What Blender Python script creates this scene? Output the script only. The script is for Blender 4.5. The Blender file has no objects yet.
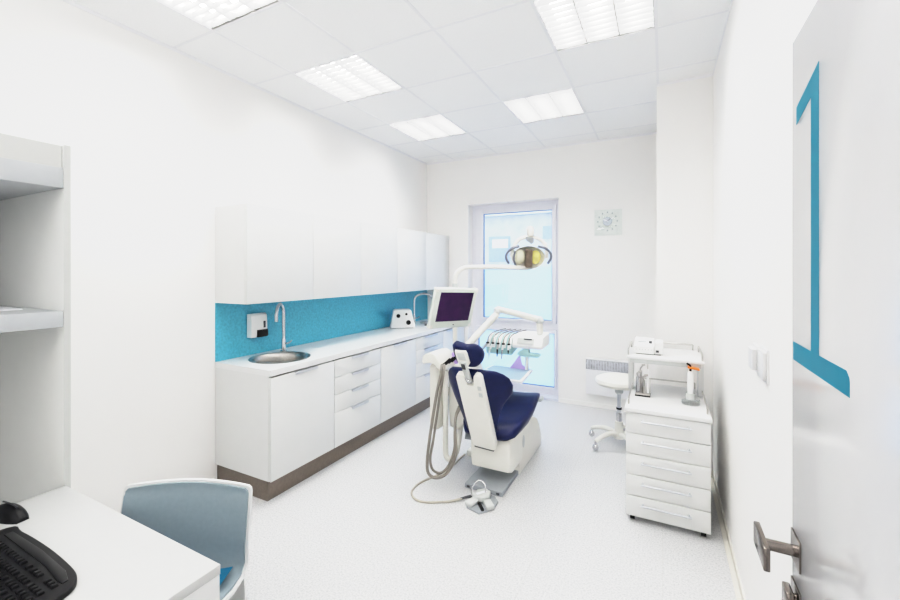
import bpy, bmesh, math, random
from mathutils import Vector, Matrix
random.seed(7)
C = bpy.context.scene.collection
PI = math.pi
R = math.radians

# ------------------------------------------------------------------ materials
def mat(name, col, rough=0.5, metal=0.0, var=0.03, scale=30.0, coat=0.0, spec=0.5, bump=0.0, bscale=200.0):
    m = bpy.data.materials.new(name); m.use_nodes = True
    nt = m.node_tree; b = nt.nodes['Principled BSDF']
    tc = nt.nodes.new('ShaderNodeTexCoord'); nz = nt.nodes.new('ShaderNodeTexNoise')
    nz.inputs['Scale'].default_value = scale; nz.inputs['Detail'].default_value = 3
    rp = nt.nodes.new('ShaderNodeValToRGB')
    a = [max(0, c * (1 - var)) for c in col]; z = [min(1, c * (1 + var)) for c in col]
    rp.color_ramp.elements[0].position = 0.3; rp.color_ramp.elements[1].position = 0.7
    rp.color_ramp.elements[0].color = (*a, 1); rp.color_ramp.elements[1].color = (*z, 1)
    nt.links.new(tc.outputs['Object'], nz.inputs['Vector'])
    nt.links.new(nz.outputs['Fac'], rp.inputs['Fac'])
    nt.links.new(rp.outputs['Color'], b.inputs['Base Color'])
    b.inputs['Roughness'].default_value = rough; b.inputs['Metallic'].default_value = metal
    b.inputs['Coat Weight'].default_value = coat; b.inputs['Specular IOR Level'].default_value = spec
    if bump:
        n2 = nt.nodes.new('ShaderNodeTexNoise'); n2.inputs['Scale'].default_value = bscale; n2.inputs['Detail'].default_value = 2
        bp = nt.nodes.new('ShaderNodeBump'); bp.inputs['Strength'].default_value = bump; bp.inputs['Distance'].default_value = 0.002
        nt.links.new(tc.outputs['Object'], n2.inputs['Vector'])
        nt.links.new(n2.outputs['Fac'], bp.inputs['Height']); nt.links.new(bp.outputs['Normal'], b.inputs['Normal'])
    return m

def emit(name, col, s):
    m = bpy.data.materials.new(name); m.use_nodes = True
    b = m.node_tree.nodes['Principled BSDF']
    b.inputs['Base Color'].default_value = (*col, 1)
    b.inputs['Emission Color'].default_value = (*col, 1); b.inputs['Emission Strength'].default_value = s
    return m

def floor_mat():
    m = bpy.data.materials.new('speckled_vinyl'); m.use_nodes = True
    nt = m.node_tree; b = nt.nodes['Principled BSDF']; L = nt.links.new
    tc = nt.nodes.new('ShaderNodeTexCoord')
    v = nt.nodes.new('ShaderNodeTexNoise'); v.inputs['Scale'].default_value = 105; v.inputs['Detail'].default_value = 4; v.inputs['Roughness'].default_value = .75
    r = nt.nodes.new('ShaderNodeValToRGB'); r.color_ramp.elements[0].position = .34; r.color_ramp.elements[1].position = .56
    r.color_ramp.elements[0].color = (.44, .45, .47, 1); r.color_ramp.elements[1].color = (.70, .70, .705, 1)
    br = nt.nodes.new('ShaderNodeTexBrick'); br.offset = 0
    br.inputs['Color1'].default_value = (1, 1, 1, 1); br.inputs['Color2'].default_value = (.985, .985, .985, 1)
    br.inputs['Mortar'].default_value = (.93, .925, .91, 1); br.inputs['Scale'].default_value = 1.0
    br.inputs['Mortar Size'].default_value = .0022; br.inputs['Brick Width'].default_value = .64; br.inputs['Row Height'].default_value = .64
    mx = nt.nodes.new('ShaderNodeMix'); mx.data_type = 'RGBA'; mx.blend_type = 'MULTIPLY'; mx.inputs['Factor'].default_value = 1
    L(tc.outputs['Object'], v.inputs['Vector']); L(v.outputs['Fac'], r.inputs['Fac']); L(tc.outputs['Object'], br.inputs['Vector'])
    L(r.outputs['Color'], mx.inputs['A']); L(br.outputs['Color'], mx.inputs['B']); L(mx.outputs['Result'], b.inputs['Base Color'])
    b.inputs['Roughness'].default_value = .42; b.inputs['Specular IOR Level'].default_value = .35
    return m

def glass_mat(name, tint=(1, 1, 1), refl=.06):
    m = bpy.data.materials.new(name); m.use_nodes = True
    nt = m.node_tree; nt.nodes.clear()
    o = nt.nodes.new('ShaderNodeOutputMaterial'); mx = nt.nodes.new('ShaderNodeMixShader')
    t = nt.nodes.new('ShaderNodeBsdfTransparent'); t.inputs['Color'].default_value = (*tint, 1)
    g = nt.nodes.new('ShaderNodeBsdfGlossy'); g.inputs['Roughness'].default_value = .02
    mx.inputs['Fac'].default_value = refl
    nt.links.new(t.outputs[0], mx.inputs[1]); nt.links.new(g.outputs[0], mx.inputs[2]); nt.links.new(mx.outputs[0], o.inputs['Surface'])
    return m

def film_mat(name, col, k=.35):
    m = bpy.data.materials.new(name); m.use_nodes = True
    nt = m.node_tree; nt.nodes.clear()
    o = nt.nodes.new('ShaderNodeOutputMaterial'); mx = nt.nodes.new('ShaderNodeMixShader')
    t = nt.nodes.new('ShaderNodeBsdfTransparent'); t.inputs['Color'].default_value = (*col, 1)
    g = nt.nodes.new('ShaderNodeBsdfTranslucent'); g.inputs['Color'].default_value = (*col, 1)
    mx.inputs['Fac'].default_value = 1 - k
    nt.links.new(t.outputs[0], mx.inputs[1]); nt.links.new(g.outputs[0], mx.inputs[2]); nt.links.new(mx.outputs[0], o.inputs['Surface'])
    return m

def screen_mat():
    m = bpy.data.materials.new('dark_screen'); m.use_nodes = True
    nt = m.node_tree; b = nt.nodes['Principled BSDF']
    tc = nt.nodes.new('ShaderNodeTexCoord'); nz = nt.nodes.new('ShaderNodeTexNoise'); nz.inputs['Scale'].default_value = 9
    rp = nt.nodes.new('ShaderNodeValToRGB')
    rp.color_ramp.elements[0].color = (.012, .006, .03, 1); rp.color_ramp.elements[1].color = (.05, .014, .07, 1)
    nt.links.new(tc.outputs['Object'], nz.inputs['Vector']); nt.links.new(nz.outputs['Fac'], rp.inputs['Fac']); nt.links.new(rp.outputs['Color'], b.inputs['Base Color'])
    nt.links.new(rp.outputs['Color'], b.inputs['Emission Color']); b.inputs['Emission Strength'].default_value = .25
    b.inputs['Roughness'].default_value = .25; b.inputs['Specular IOR Level'].default_value = .25
    return m

M = dict(
    wall=mat('wall_paint', (.905, .892, .874), .8, var=.006, scale=2),
    ceil=mat('ceiling_tile', (.93, .93, .93), .9, var=.03, scale=160, bump=.15, bscale=250),
    tbar=mat('white_grid_bar', (.86, .86, .88), .5, var=.01),
    louvre=mat('louvre_metal', (.42, .42, .42), .35, var=.01),
    floor=floor_mat(),
    skirt=mat('cream_skirting', (.74, .72, .66), .5, var=.02),
    lam=mat('white_laminate', (.725, .73, .725), .33, var=.01, scale=8),
    lamgrey=mat('light_grey_laminate', (.83, .84, .825), .4, var=.012, scale=8),
    edgegrey=mat('grey_board', (.585, .595, .58), .45, var=.012, scale=8),
    shelfgrey=mat('grey_shelf_edge', (.50, .52, .54), .4, var=.015),
    top=mat('white_worktop', (.775, .775, .775), .3, var=.01),
    desktop=mat('white_desk_laminate', (.60, .605, .60), .35, var=.01),
    plinth=mat('brown_grey_metal_plinth', (.20, .165, .14), .42, .3, var=.08, scale=60),
    hsteel=mat('dark_handle_steel', (.22, .195, .18), .16, 1, var=.08, scale=80),
    teal=mat('teal_backsplash', (.085, .40, .55), .45, var=.16, scale=55),
    tealmark=mat('teal_vinyl_film', (.020, .205, .305), .5, var=.02, spec=.1),
    door=mat('white_lacquer', (.67, .67, .68), .14, var=.006, coat=.12, spec=.4),
    chrome=mat('chrome', (.66, .66, .68), .12, 1, var=.02),
    steel=mat('brushed_steel', (.58, .56, .54), .28, 1, var=.06, scale=80),
    dsteel=mat('dark_brushed_steel', (.47, .45, .43), .3, 1, var=.08, scale=80),
    alu=mat('matt_aluminium', (.62, .64, .68), .4, .6, var=.04),
    cream=mat('cream_plastic', (.80, .79, .735), .35, var=.012, scale=10),
    white=mat('white_plastic', (.85, .85, .845), .32, var=.012, scale=10),
    switch=mat('white_switch_plastic', (.74, .74, .745), .35, var=.01),
    greyp=mat('pale_grey_plastic', (.58, .60, .59), .45, var=.03),
    navy=mat('navy_vinyl', (.010, .016, .072), .34, var=.12, scale=20, spec=.22),
    plate=mat('grey_metal_plate', (.36, .385, .41), .45, .15, var=.04),
    hose=mat('taupe_hose', (.25, .23, .205), .55, var=.06),
    cord=mat('grey_cord', (.45, .42, .36), .55, var=.06),
    black=mat('black_plastic', (.008, .008, .01), .35, var=.2, spec=.22),
    key=mat('black_key', (.012, .012, .014), .3, var=.2, spec=.3),
    dgrey=mat('dark_grey_plastic', (.06, .063, .072), .45, var=.1),
    chairpad=mat('blue_grey_pad', (.30, .37, .41), .6, var=.03, scale=60),
    cushion=mat('teal_cushion', (.0, .125, .23), .8, var=.08, scale=40),
    mint=mat('mint_plastic', (.36, .55, .56), .4, var=.03),
    lilac=mat('lilac_paper', (.56, .42, .80), .7, var=.04),
    orange=mat('orange_shield', (.85, .22, .03), .3, var=.04),
    amber=mat('yellow_glass_filter', (.80, .74, .25), .12, var=.2, scale=25, coat=.5),
    reflector=mat('mirror_reflector', (.95, .95, .93), .4, .35, var=.05),
    bronze=mat('bronze_grey_cover', (.16, .125, .10), .35, .4, var=.3, scale=25),
    paleamber=mat('pale_yellow_glass', (.86, .85, .68), .15, var=.08, scale=25, coat=.4),
    clock=glass_mat('frosted_clock_glass', (.965, .985, .98), .06),
    clockdisc=mat('silver_disc', (.42, .46, .52), .35, .7, var=.08),
    mark=mat('grey_mark', (.40, .43, .45), .5),
    pvc=mat('white_window_frame', (.80, .80, .86), .35, var=.01),
    gasket=mat('dark_blue_gasket', (.10, .16, .34), .5),
    glass=glass_mat('window_glass', (.97, .985, 1), .05),
    film=film_mat('frosted_film', (.80, .89, 1.0), .25),
    facade=mat('pale_render_facade', (.60, .62, .67), .9, var=.10, scale=3),
    facwin=mat('facade_window_blue', (.38, .45, .66), .3, var=.1),
    paper=mat('white_paper', (.85, .86, .90), .8),
    dgrey2=mat('slate_grey_plastic', (.17, .18, .21), .4, var=.06),
    clear=glass_mat('clear_glass', (.93, .95, .95), .16),
    grille=mat('grey_radiator_grille', (.50, .50, .54), .5, var=.2, scale=45),
    radi=mat('white_radiator_enamel', (.84, .84, .86), .35, var=.01),
    screen=screen_mat(),
    mfr=mat('pale_green_grey_bezel', (.68, .73, .67), .4, var=.015),
    tubeon=emit('lit_fluorescent_tube', (1.0, .98, .94), 37.0),
    ledge=mat('pale_ledge', (.70, .72, .80), .4),
    trayblue=mat('tray_liner', (.36, .50, .62), .35, var=.03),
)

# ------------------------------------------------------------------ mesh builder
MATX = {}   # object name -> world matrix of its thing
def catmull(P, n=6):
    P = [Vector(p) for p in P]
    if len(P) < 3: return P
    out = []
    for i in range(len(P) - 1):
        p0 = P[i - 1] if i else P[0] * 2 - P[1]
        p1, p2 = P[i], P[i + 1]
        p3 = P[i + 2] if i + 2 < len(P) else P[-1] * 2 - P[-2]
        for k in range(n):
            t = k / n
            out.append(.5 * ((2 * p1) + (p2 - p0) * t + (2 * p0 - 5 * p1 + 4 * p2 - p3) * t * t + (3 * p1 - p0 - 3 * p2 + p3) * t ** 3))
    out.append(P[-1]); return out

class MB:
    def __init__(s): s.bm = bmesh.new()
    def _add(s, tmp, Mx=None):
        if Mx is not None: bmesh.ops.transform(tmp, matrix=Mx, verts=tmp.verts)
        me = bpy.data.meshes.new('t'); tmp.to_mesh(me); tmp.free(); s.bm.from_mesh(me); bpy.data.meshes.remove(me); return s
    def box(s, x0, y0, z0, x1, y1, z1, bev=0, seg=2, Mx=None):
        t = bmesh.new(); bmesh.ops.create_cube(t, size=1)
        bmesh.ops.scale(t, vec=(abs(x1 - x0), abs(y1 - y0), abs(z1 - z0)), verts=t.verts)
        bmesh.ops.translate(t, vec=((x0 + x1) / 2, (y0 + y1) / 2, (z0 + z1) / 2), verts=t.verts)
        if bev: bmesh.ops.bevel(t, geom=list(t.edges), offset=bev, segments=seg, affect='EDGES', profile=.5)
        return s._add(t, Mx)
    def prism(s, pts, axis, a0, a1, bev=0, seg=2, Mx=None):
        t = bmesh.new()
        def mk(p, a):
            return {'x': (a, p[0], p[1]), 'y': (p[0], a, p[1]), 'z': (p[0], p[1], a)}[axis]
        A = [t.verts.new(mk(p, a0)) for p in pts]; B = [t.verts.new(mk(p, a1)) for p in pts]
        n = len(pts)
        t.faces.new(A); t.faces.new(B[::-1])
        for i in range(n): t.faces.new((A[i], A[(i + 1) % n], B[(i + 1) % n], B[i]))
        bmesh.ops.recalc_face_normals(t, faces=t.faces)
        if bev:
            caps = [e for e in t.edges if len(e.link_faces) == 2 and any(len(f.verts) == n and n != 4 for f in e.link_faces)] if n != 4 else list(t.edges)
            bmesh.ops.bevel(t, geom=caps, offset=bev, segments=seg, affect='EDGES', profile=.5)
        return s._add(t, Mx)
    def tube(s, pts, r, seg=10, smooth=True, n=6, Mx=None):
        P = catmull(pts, n) if smooth else [Vector(p) for p in pts]
        t = bmesh.new(); rings = []; N = len(P); up = None
        for i, p in enumerate(P):
            d = (P[min(i + 1, N - 1)] - P[max(i - 1, 0)]).normalized()
            if up is None:
                a = Vector((0, 0, 1)) if abs(d.z) < .9 else Vector((1, 0, 0)); up = (a - d * a.dot(d)).normalized()
            else: up = (up - d * up.dot(d)).normalized()
            q = d.cross(up)
            rr = r if not isinstance(r, (list, tuple)) else r[0] + (r[1] - r[0]) * i / (N - 1)
            rings.append([t.verts.new(p + rr * (math.cos(2 * PI * k / seg) * up + math.sin(2 * PI * k / seg) * q)) for k in range(seg)])
        for a, b in zip(rings, rings[1:]):
            for k in range(seg): t.faces.new((a[k], a[(k + 1) % seg], b[(k + 1) % seg], b[k]))
        t.faces.new(rings[0][::-1]); t.faces.new(rings[-1])
        return s._add(t, Mx)
    def lathe(s, prof, c=(0, 0, 0), seg=24, Mx=None, ang=2 * PI):
        t = bmesh.new(); rows = []
        for (r, z) in prof:
            if r < 1e-6: rows.append([t.verts.new((c[0], c[1], c[2] + z))])
            else: rows.append([t.verts.new((c[0] + r * math.cos(2 * PI * k / seg), c[1] + r * math.sin(2 * PI * k / seg), c[2] + z)) for k in range(seg)])
        for a, b in zip(rows, rows[1:]):
            for k in range(seg):
                k2 = (k + 1) % seg
                if len(a) == 1 and len(b) == 1: continue
                if len(a) == 1: t.faces.new((a[0], b[k], b[k2]))
                elif len(b) == 1: t.faces.new((a[k], a[k2], b[0]))
                else: t.faces.new((a[k], a[k2], b[k2], b[k]))
        return s._add(t, Mx)
    def ball(s, c, rad, Mx=None, u=20, v=12):
        t = bmesh.new(); bmesh.ops.create_uvsphere(t, u_segments=u, v_segments=v, radius=1)
        bmesh.ops.scale(t, vec=rad, verts=t.verts); bmesh.ops.translate(t, vec=c, verts=t.verts)
        return s._add(t, Mx)
    def loft(s, secs, Mx=None, cap=True):
        t = bmesh.new(); rows = [[t.verts.new(p) for p in q] for q in secs]; n = len(rows[0])
        for a, b in zip(rows, rows[1:]):
            for k in range(n): t.faces.new((a[k], a[(k + 1) % n], b[(k + 1) % n], b[k]))
        if cap: t.faces.new(rows[0][::-1]); t.faces.new(rows[-1])
        return s._add(t, Mx)
    def poly(s, pts):
        s.bm.faces.new([s.bm.verts.new(p) for p in pts]); return s
    def build(s, name, m, parent=None, ang=38, world=True, recalc=True):
        if recalc: bmesh.ops.recalc_face_normals(s.bm, faces=s.bm.faces)
        if parent is not None and world and parent.name in MATX:
            bmesh.ops.transform(s.bm, matrix=MATX[parent.name].inverted(), verts=s.bm.verts)
        me = bpy.data.meshes.new(name); s.bm.to_mesh(me); s.bm.free()
        me.materials.append(M[m]); me.polygons.foreach_set('use_smooth', [True] * len(me.polygons))
        me.set_sharp_from_angle(angle=R(ang))
        o = bpy.data.objects.new(name, me); C.objects.link(o)
        if parent is not None:
            o.parent = parent
            if parent.name in MATX: MATX[o.name] = MATX[parent.name]
        return o

def struct(o): o['kind'] = 'structure'; return o
def tag(o, label, cat, group=None):
    o['label'] = label; o['category'] = cat
    if group: o['group'] = group
    return o
def thing(name, label, cat, loc=(0, 0, 0), rz=0, group=None):
    o = bpy.data.objects.new(name, None); C.objects.link(o); o.empty_display_size = .1
    o.location = loc; o.rotation_euler = (0, 0, rz)
    MATX[o.name] = Matrix.Translation(loc) @ Matrix.Rotation(rz, 4, 'Z')
    return tag(o, label, cat, group)
def dup(root, loc, label, group=None, rz=None):
    r = root.copy(); C.objects.link(r); r.location = loc; r['label'] = label
    if rz is not None: r.rotation_euler = (0, 0, rz)
    if group: r['group'] = group
    for ch in list(root.children):
        c = ch.copy(); C.objects.link(c); c.parent = r
        for g in list(ch.children):
            d = g.copy(); C.objects.link(d); d.parent = c
    return r
def lap(loc, rz=0): return Matrix.Translation(loc) @ Matrix.Rotation(rz, 4, 'Z')
def super_ring(cx, cz, a, b, n=20, e=.5):
    out = []
    for k in range(n):
        t = 2 * PI * k / n; c, q = math.cos(t), math.sin(t)
        out.append((cx + a * math.copysign(abs(c) ** e, c), cz + b * math.copysign(abs(q) ** e, q)))
    return out

# ------------------------------------------------------------------ dimensions
XL, XR, YB, YF, H = -2.993, .35, 5.106, -1.6, 3.137
XC, YC = -.043, 3.797           # the boxed column in the far right corner
T = .15
WX0, WX1, WZ0, WZ1 = -2.347, -1.133, 0.02, 2.5   # window opening
YG = 5.25

# ------------------------------------------------------------------ room shell
struct(MB().box(XL - T, YF - T, -.12, XR + 1.6, YB + .45, 0).build('floor', 'floor'))
struct(MB().box(XL - T, YF, 0, XL, YB, H + .2).build('wall_left', 'wall'))
w = MB()
w.box(XL - T, YB, 0, WX0, YB + .3, H + .2).box(WX1, YB, 0, XR + T, YB + .3, H + .2)
w.box(WX0, YB, WZ1, WX1, YB + .3, H + .2)
struct(w.build('wall_back', 'wall'))
w = MB(); w.box(XR, .15, 0, XR + T, YB, H + .2).box(XR, YF, 0, XR + T, -.78, H + .2).box(XR, -.78, 2.12, XR + T, .15, H + .2)
struct(w.build('wall_right', 'wall'))
struct(MB().box(XL - T, YF - T, 0, XR + T, YF, H + .2).build('wall_front', 'wall'))
struct(MB().box(XC, YC, 0, XR, YB, H).build('wall_column', 'wall'))
w = MB(); w.box(XR + 1.5, YF, 0, XR + 1.6, 1.2, 2.6).box(XR + T, YF - .1, 0, XR + 1.6, YF, 2.6).box(XR + T, 1.2, 0, XR + 1.6, 1.3, 2.6).box(XR + T, YF - .1, 2.5, XR + 1.6, 1.3, 2.6)
struct(w.build('wall_hallway', 'wall'))

# ceiling: tiles on a .63 grid, open cells where the luminaires sit
GX = [XL, -2.555, -1.925, -1.295, -.665, -.035, XR]
GY = [YF, -1.49, -.86, -.23, .40, 1.03, 1.66, 2.29, 2.92, 3.55, 4.18, 4.81, YB]
LUM = [(1, 5), (1, 7), (1, 9), (4, 7), (3, 9)]      # cells (column, row)
w = MB()
for i in range(6):
    for j in range(12):
        if (i, j) in LUM: continue
        w.box(GX[i], GY[j], H, GX[i + 1], GY[j + 1], H + .02)
cl = struct(w.build('ceiling', 'ceil'))
w = MB()
for x in GX[1:-1]: w.box(x - .009, YF, H - .003, x + .009, YB, H + .001)
for y in GY[1:-1]: w.box(XL, y - .009, H - .0025, XR, y + .009, H + .0012)
w.build('grid_bars', 'tbar', cl)
w = MB().box(XL, YF, H - .022, XL + .004, YB, H).box(XL, YB - .004, H - .022, XR, YB, H).box(XR - .004, YF, H - .022, XR, YC, H).box(XC, YC - .004, H - .022, XR, YC, H)
w.build('edge_angle', 'tbar', cl)
struct(MB().box(XL - T, YF - T, H + .12, XR + T, YB + .3, H + .2).build('ceiling_slab', 'wall'))

# skirting strips
struct(MB().box(XL, YF, 0, XL + .012, 1.955, .05).build('baseboard_left', 'wall'))
struct(MB().box(WX1 + .02, YB - .012, 0, XC, YB, .05).build('baseboard_back', 'wall'))
struct(MB().box(XR - .03, .16, 0, XR, YC, .004).box(XR - .008, .16, .004, XR, YC, .05).build('baseboard_right', 'skirt'))
struct(MB().box(XC, YC - .012, 0, XR - .03, YC, .05).box(XC - .012, YC - .012, 0, XC, YB - .012, .05).build('baseboard_column', 'wall'))

# window: tall two-part unit in a deep reveal
wd = struct(MB().box(WX0, YG, .03, WX0 + .06, YG + .07, WZ1).box(WX1 - .05, YG, .03, WX1, YG + .07, WZ1)
            .box(WX0 + .06, YG, WZ1 - .06, WX1 - .05, YG + .07, WZ1).box(WX0 + .06, YG, .03, WX1 - .05, YG + .07, .10).box(WX0 + .06, YG, .855, WX1 - .05, YG + .07, .935)
            .build('window_1', 'pvc'))
f = MB()
x0, x1 = WX0 + .06, WX1 - .05
for (z0, z1, b) in ((.935, WZ1 - .06, .06), (.10, .855, .045)):
    bx = b if z0 > .5 else .03
    xl_, xr_ = x0 + bx + .045 * (z0 > .5), x1 - bx
    f.box(x0 + .001, YG - .02, z0 + .001, xl_, YG + .05, z1 - .001, .004).box(xr_, YG - .02, z0 + .001, x1 - .001, YG + .05, z1 - .001, .004)
    f.box(xl_ - .005, YG - .0195, z1 - b, xr_ + .005, YG + .049, z1 - .0015).box(xl_ - .005, YG - .0195, z0 + .0015, xr_ + .005, YG + .049, z0 + b * .6)
f.build('sash', 'pvc', wd)
g = MB()
for (xa, xb, z0, z1) in ((x0 + .105, x1 - .06, .97, WZ1 - .12), (x0 + .03, x1 - .03, .127, .81)):
    for q in ((xa - .008, z0, xa + .006, z1), (xb - .006, z0, xb + .008, z1), (xa, z1 - .006, xb, z1 + .01), (xa, z0 - .01, xb, z0 + .006)):
        g.box(q[0], YG - .004, q[1], q[2], YG + .025, q[3])
g.build('gasket', 'gasket', wd)
MB().box(x0 + .105, YG + .012, .97, x1 - .06, YG + .018, WZ1 - .12).build('upper_pane', 'glass', wd)
MB().box(x0 + .03, YG + .012, .127, x1 - .03, YG + .018, .81).build('lower_pane', 'glass', wd)
MB().box(x0 + .105, YG + .021, .97, x1 - .06, YG + .0225, 1.66).box(x0 + .03, YG + .021, .127, x1 - .03, YG + .0225, .81).build('frosted_film', 'film', wd)
MB().box(WX0, YB + .0, .0, WX1, YG, .03).build('sill', 'ledge', wd)

# house across the street
hb = thing('house', 'pale rendered house with small blue windows seen through the window', 'house', (-5, 14, 0))
MB().box(-14, 14, 0, 4, 14.4, 3.55).build('facade', 'facade', hb)
MB().prism([(13.7, 3.55), (14.7, 3.55), (16.5, 5.0)], 'x', -14, 4).build('roof', 'facade', hb)
for (xa, xb, z0, z1, sign) in ((-5.6, -4.8, 1.93, 2.84, True), (-3.63, -2.9, 2.70, 3.13, False)):
    wf = MB().box(xa, 13.96, z0, xb, 14.0, z1).build('window', 'facwin', hb)
    p = MB().box(xa + .06, 13.95, z0 + .05, (xa + xb) / 2 - .04, 13.96, z1 - .08).box((xa + xb) / 2 + .04, 13.95, z0 + .05, xb - .06, 13.96, z1 - .08)
    p.build('pane', 'facwin', wf)
    if sign: MB().box(-5.45, 13.92, 2.42, -4.86, 13.95, 2.73).build('blind', 'paper', wf)
struct(MB().box(-16, YB + .45, -.12, 6, 40, -.02).build('ground', 'facade'))

# ------------------------------------------------------------------ door leaf with the 1
dX = .252
dr = struct(MB().box(dX, .15, .01, dX + .042, 1.146, 2.098, .002).build('door_1', 'door'))
pts = [(1.137, 1.409), (1.137, 1.448), (1.017, 1.447), (1.017, 1.932), (1.113, 1.909), (1.113, 1.946), (.972, 1.981), (.972, 1.447), (.846, 1.447), (.835, 1.438), (.833, 1.43), (.833, 1.408)]
MB().prism(pts, 'x', dX - .0004, dX + .0005).build('number_mark', 'tealmark', dr)
hd = MB().box(dX - .004, 1.078, .980, dX, 1.141, 1.043, .0008, 1).build('handle_plate', 'hsteel', dr)
k = MB().tube([(dX - .004, 1.108, 1.010), (dX - .058, 1.108, 1.010)], .0115, 16, False).build('handle_stem', 'hsteel', hd)
MB().box(dX - .068, 1.048, .984, dX - .056, 1.155, 1.032, .0025).build('handle_bar', 'hsteel', hd)
lk = MB().box(dX - .004, 1.078, .876, dX, 1.141, .938, .0008, 1).build('lock_plate', 'hsteel', dr)
MB().tube([(dX - .004, 1.109, .905), (dX - .016, 1.109, .905)], .013, 16, False).box(dX - .022, 1.088, .880, dX - .008, 1.13, .928, .003).build('thumb_turn', 'hsteel', lk)
MB().box(XR - .02, .15, 0, XR, .24, 2.16, .003).box(XR - .02, -.87, 0, XR, -.78, 2.16, .003).box(XR - .02, -.87, 2.12, XR, .24, 2.2, .003).build('door_frame', 'lam', dr)

# ------------------------------------------------------------------ ceiling luminaires
def make_lum(label):
    t = thing('ceiling_light', label, 'ceiling light', (0, 0, H), 0, 'square louvred ceiling lights')
    a = .304
    fr = MB()
    fr.box(-.315, -.315, -.006, .315, -a, .004).box(-.315, a, -.006, .315, .315, .004).box(-.315, -a, -.006, -a, a, .004).box(a, -a, -.006, .315, a, .004)
    fr.build('frame', 'tbar', t, world=False)
    hs = MB()
    hs.box(-.31, -.31, .095, .31, .31, .105).box(-.31, -.31, 0, -.304, .31, .1).box(.304, -.31, 0, .31, .31, .1).box(-.31, -.31, 0, .31, -.304, .1).box(-.31, .304, 0, .31, .31, .1)
    hs.build('housing', 'louvre', t, world=False)
    for i in (-1, 0, 1):
        x = i * .2027
        MB().box(x - .05, -.295, .072, x + .05, .295, .082).build('lamp_tube', 'tubeon', t, world=False)
    lv = MB()
    for x in (-.101, .101):
        lv.prism([(x - .004, -.002), (x + .004, -.002), (x + .012, .035), (x - .012, .035)], 'y', -.303, .303)
    for x, s in ((-.304, 1), (.304, -1)):
        lv.prism([(x, -.002), (x + s * .004, -.002), (x + s * .012, .035), (x, .035)], 'y', -.303, .303)
    for k in range(11):
        y = -.29 + k * .058
        for i in (-1, 0, 1):
            x = i * .2027
            lv.prism([(y - .001, 0), (y + .001, 0), (y + .006, .03), (y - .006, .03)], 'x', x - .097, x + .097)
    lv.build('louvre', 'louvre', t, world=False)
    return t
LL = ['square louvred ceiling light cut off at the top edge, left of the room', 'square louvred ceiling light above the left wall, middle one of the left row',
      'small looking louvred ceiling light in the far left corner, last of the left row', 'large bright louvred ceiling light at the top, near the right wall',
      'bright louvred ceiling light just in front of the window, right of the left row']
l0 = None
for (i, j), lb in zip(LUM, LL):
    p = ((GX[i] + GX[i + 1]) / 2, (GY[j] + GY[j + 1]) / 2, H)
    if l0 is None: l0 = make_lum(lb); l0.location = p
    else: dup(l0, p, lb)

# ------------------------------------------------------------------ wall units along the left wall
CF, UF = -2.387, -2.6345         # front planes
Y0 = 1.957
BZ, CT = .15, .877
def handle(x, ya, yb, z, parent):
    MB().box(x - .001, ya, z - .0, x + .016, yb, z + .004).box(x + .013, ya, z - .016, x + .016, yb, z + .004).build('handle', 'alu', parent)
def base_unit(ya, yb, kind, label, hy=None):
    t = thing('base_cabinet', label, 'cabinet', (CF, (ya + yb) / 2, 0), 0, 'white base cabinets')
    w = MB().box(XL + .004, ya, BZ, CF - .02, ya + .016, CT if ya < 2 else .745).box(XL + .004, yb - .016, BZ, CF - .02, yb, .745)
    w.box(XL + .004, ya + .016, BZ, CF - .02, yb - .016, BZ + .016).box(XL + .003, ya + .016, BZ + .016, XL + .012, yb - .016, CT)
    w.build('carcass', 'lam', t)
    hy = hy or ((ya + yb) / 2 - .11, (ya + yb) / 2 + .11)
    if kind == 'door':
        d = MB().box(CF - .018, ya + .002, BZ, CF, yb - .002, CT - .012, .0015).build('door', 'lam', t)
        handle(CF, hy[0], hy[1], CT - .014, d)
    else:
        for z0, z1 in ((BZ, .43), (.433, .578), (.581, .722), (.725, CT - .012)):
            d = MB().box(CF - .018, ya + .002, z0, CF, yb - .002, z1, .0015).build('drawer', 'lam', t)
            handle(CF, hy[0], hy[1], z1 - .004, d)
    return t
base_unit(Y0, 2.575, 'door', 'white base cabinet with one door under the near round sink', (2.16, 2.38))
base_unit(2.577, 3.201, 'drawers', 'white cabinet of four drawers, nearer of the two drawer cabinets under the worktop', (2.78, 3.0))
base_unit(3.203, 3.832, 'door', 'white base cabinet with one door between the two drawer cabinets', (3.40, 3.64))
base_unit(3.834, 4.46, 'drawers', 'white cabinet of four drawers behind the dental unit, farther of the two drawer cabinets', (4.0, 4.3))
base_unit(4.462, 4.75, 'door', 'narrow white base cabinet behind the dental chair headrest', (4.53, 4.68))
tag(MB().box(CF - .03, 4.765, BZ, CF - .012, YB - .003, CT).box(XL + .004, YB - .02, BZ, CF - .03, YB - .003, CT).box(XL + .004, 4.765, BZ, CF - .03, YB - .02, BZ + .016).build('filler_cabinet', 'lam'), 'white end cabinet filling the worktop run against the window wall', 'cabinet')
tag(MB().box(XL + .002, 1.973, 0, -2.44, YB - .003, BZ - .001, .001).build('plinth', 'plinth'), 'brown grey metallic plinth under the white base cabinets', 'plinth')

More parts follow.
